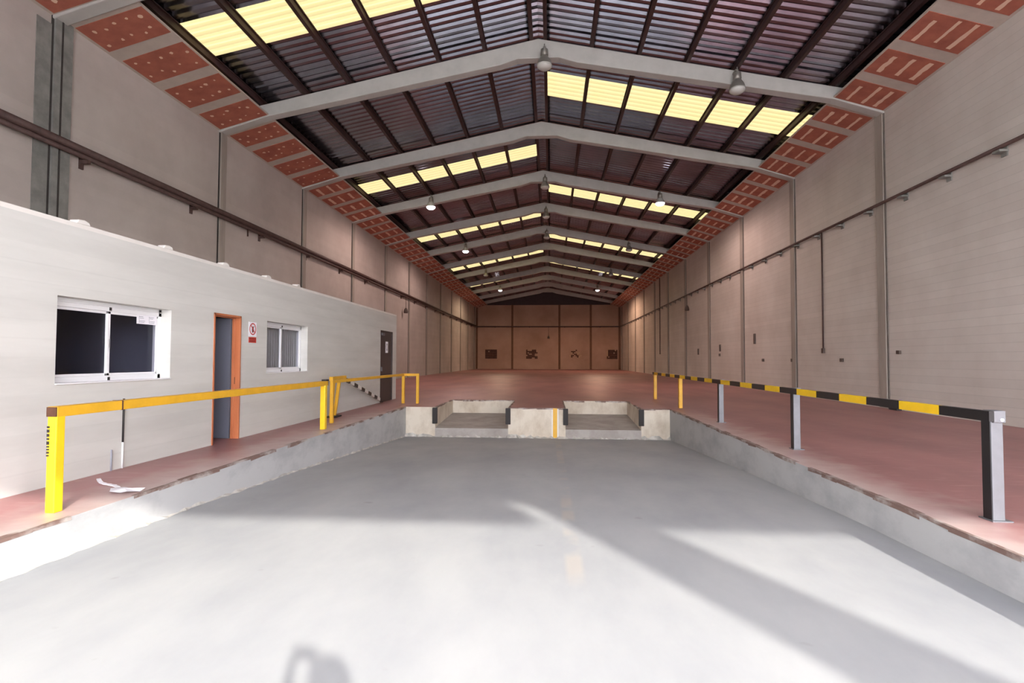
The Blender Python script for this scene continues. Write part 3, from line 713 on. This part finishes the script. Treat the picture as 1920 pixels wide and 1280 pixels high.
# brick patches on the far wall
for x0, x1, kind, lb in ((-9.4, -7.7, 0, 'dark brick patch at the left end of the far wall'), (-3.5, -1.85, 1, 'ragged dark brick patch left of centre on the far wall'), (2.7, 4.4, 2, 'broken pale edged brick patch right of centre on the far wall'), (7.95, 9.45, 3, 'dark square brick patch at the right end of the far wall')):
    b = MB(); nx, nz = 8, 7; sx = (x1-x0)/nx; sz = 1.3/nz
    for i in range(nx):
        for j in range(nz):
            edge = i in (0, nx-1) or j in (0, nz-1)
            pr = {0: .04, 1: .16, 2: .45, 3: .06}[kind]
            if random.random() < (pr if not edge else pr*1.8): continue
            if kind == 1 and i > 5 and j in (2, 3): continue
            mt = M['brickpatch']
            if (kind == 2 and (i >= 6 or random.random() < .15)) or (kind == 3 and i == 0 and j > 1): mt = M['brickpale']
            b.box((x0+i*sx, YB-.06-random.uniform(0, .03), 1.5+j*sz), (x0+(i+.93)*sx, YB-.004, 1.5+(j+.9)*sz), mt)
    tag(b.build('brick_patch', origin=(x0, YB, 1.5)), lb, 'brick patch', 'brick patches on the far wall')

# ------------------------------------------------------------------ high bay lamps
def lamp(label, x, fi, lit, energy=0, dz=0, col=(1, .86, .72)):
    y = FY[fi+1]-.42; zb = 9.22 + (10.80-9.22)*max(0, 1-abs(x-RX)/8.77) - .30 + dz
    t = thing('high_bay_lamp', label, 'lamp', (x, y, zb), 'bell shaped lamps on the roof beams')
    b = MB(); b.box((x-.05, y+.02, zb+.62), (x+.05, y+.28, zb+.67), M['lampgrey']); b.tube((x, y, zb+.55), (x, y, zb+.72), .02, M['lampgrey'], 8); b.build('bracket', t)
    b = MB(); b.lathe((x, y, zb), [(.08, .56), (.11, .54), (.12, .36), (.09, .33)], M['lampgrey'], 16); b.build('housing', t)
    b = MB(); b.lathe((x, y, zb), [(.09, .34), (.14, .28), (.2, .17), (.235, .06), (.24, .05)], M['lampgrey'] if not lit else M['lampoff'], 20); b.build('reflector', t)
    b = MB(); b.lathe((x, y, zb), [(.235, .05), (.22, -.01), (.14, -.07), (.05, -.09)], M['lampon'] if lit else M['lampoff'], 20); b.build('lens', t)
    if energy:
        l = bpy.data.objects.new('lamp_light', bpy.data.lights.new('lamp_light', 'SPOT')); COL.objects.link(l)
        l.data.energy = energy; l.data.color = col; l.data.shadow_soft_size = .15; l.data.spot_size = math.radians(172); l.data.spot_blend = .4; l.parent = t; l.location = (0, 0, -.12)
lamp('unlit bell lamp at the ridge of the nearest whole beam', -.2, 0, False, dz=-.1)
lamp('unlit bell lamp on the right half of the nearest whole beam', 5.55, 0, False)
lamp('lit lamp on the left half of the third beam, the brightest on the left', -6.36, 2, True, 420, col=(1, .70, .62))
lamp('lit lamp on the right half of the third beam, in front of a skylight', 5.62, 2, True, 420, col=(1, .70, .62))
lamp('unlit lamp at the ridge of the third beam', -.3, 2, False, dz=-.1)
lamp('unlit lamp at the ridge of the fourth beam', -.3, 3, False, dz=-.1)
lamp('unlit lamp at the ridge of the fifth beam', -.3, 4, False, dz=-.1)
lamp('lit lamp on the left half of the fifth beam', -6.36, 4, True, 420, col=(1, .70, .62))
lamp('unlit lamp on the right half of the fifth beam, against a skylight', 5.72, 4, False)
lamp('unlit lamp on the left half of the seventh beam', -6.25, 6, False)
lamp('unlit lamp on the right half of the seventh beam, against the last skylight', 5.7, 6, False)
lamp('lit lamp on the left half of the ninth beam', -5.95, 8, True, 500, col=(1, .72, .48))
lamp('lit lamp on the right half of the ninth beam, nearest the far right corner', 5.45, 8, True, 800, col=(1, .60, .40))

# ------------------------------------------------------------------ the photographer, whose shadow falls on the ramp
def person(px_, py_, g):
    cloth = mat('photographer skin and clothes', (70, 78, 96), .85)
    N = cloth.node_tree.nodes; L = cloth.node_tree.links; b_ = N['Principled BSDF']
    tc = N.new('ShaderNodeTexCoord'); sp = N.new('ShaderNodeSeparateXYZ'); L.new(tc.outputs['Object'], sp.inputs[0])
    cr = N.new('ShaderNodeValToRGB'); cr.color_ramp.interpolation = 'CONSTANT'; cr.color_ramp.elements[0].color = (*lin((40, 36, 34)), 1)
    mp = N.new('ShaderNodeMath'); mp.operation = 'DIVIDE'; L.new(sp.outputs[2], mp.inputs[0]); mp.inputs[1].default_value = 2.0; L.new(mp.outputs[0], cr.inputs[0])
    for pos, c_ in ((.045, (52, 60, 84)), (.48, (92, 104, 128)), (.735, (206, 160, 134))):
        e = cr.color_ramp.elements.new(pos); e.color = (*lin(c_), 1)
    cr.color_ramp.elements[-1].color = (*lin((206, 160, 134)), 1)
    L.new(cr.outputs[0], b_.inputs['Base Color'])
    V = []; E = []; Rr = []
    def v(x, y, z, r, p=None):
        V.append((x, y, z)); Rr.append(r)
        if p is not None: E.append((p, len(V)-1))
        return len(V)-1
    pel = v(0, 0, .92, .15); sp1 = v(0, -.01, 1.12, .14, pel); ch = v(0, 0, 1.32, .16, sp1); nk = v(0, .01, 1.48, .06, ch); hd = v(0, .03, 1.58, .085, nk); hd2 = v(0, .03, 1.68, .10, hd); v(0, .02, 1.76, .07, hd2)
    for sx in (-1, 1):
        hip = v(.10*sx, 0, .86, .10, pel); kn = v(.12*sx, .02, .50, .065, hip); an = v(.13*sx, -.01, .10, .045, kn); v(.15*sx, .15, .04, .04, an)
        sh = v(.19*sx, 0, 1.40, .065, ch); el = v(.22*sx-.06, .12, 1.16, .045, sh); hx = -.30+.075*sx
        wr = v(hx, .27, 1.50, .03, el); pm = v(hx*1.0, .30, 1.58, .035, wr)
        for k in range(4):
            f1 = v(hx-.004*sx, .315+.0, 1.60+.0, .010, pm) if k == 0 else f1
            a_ = v(hx+(.012-.008*k)*sx, .33, 1.62+.012*k, .009, pm); v(hx-.03*sx, .338, 1.63+.012*k, .008, a_)
        th = v(hx-.02*sx, .30, 1.60, .010, pm); v(hx-.045*sx, .312, 1.625, .009, th)
    me = bpy.data.meshes.new('person'); me.from_pydata(V, E, []); o = bpy.data.objects.new('person', me); COL.objects.link(o)
    o.location = (px_, py_, g); me.materials.append(cloth)
    sk = o.modifiers.new('skin', 'SKIN'); sk.use_smooth_shade = True
    for i, q in enumerate(me.skin_vertices[0].data): q.radius = (Rr[i], Rr[i]*(.72 if i in (0, 1, 2) else 1)); q.use_root = (i == 0)
    o.modifiers.new('sub', 'SUBSURF').levels = 2; o.modifiers['sub'].render_levels = 2
    tag(o, 'person holding up a phone behind the camera, casting the shadow at the bottom edge', 'person')
    b = MB(); b.lathe((px_, py_+.0, g+1.68), [(.06, -.12), (.105, -.04), (.112, .05), (.09, .12), (.03, .155)], M['rubber'], 14); h = b.build('hair', o)
    t = thing('phone', 'phone held up by the person behind the camera', 'phone', (px_-.30, py_+.35, g+1.66))
    b = MB(); b.box((px_-.375, py_+.345, g+1.62), (px_-.225, py_+.353, g+1.70), M['rubber']); b.build('case', t, bev=.002)
    b = MB(); b.box((px_-.37, py_+.3435, g+1.625), (px_-.23, py_+.345, g+1.695), M['lampoff']); b.build('screen', t)
person(.52, -.44, -.268)
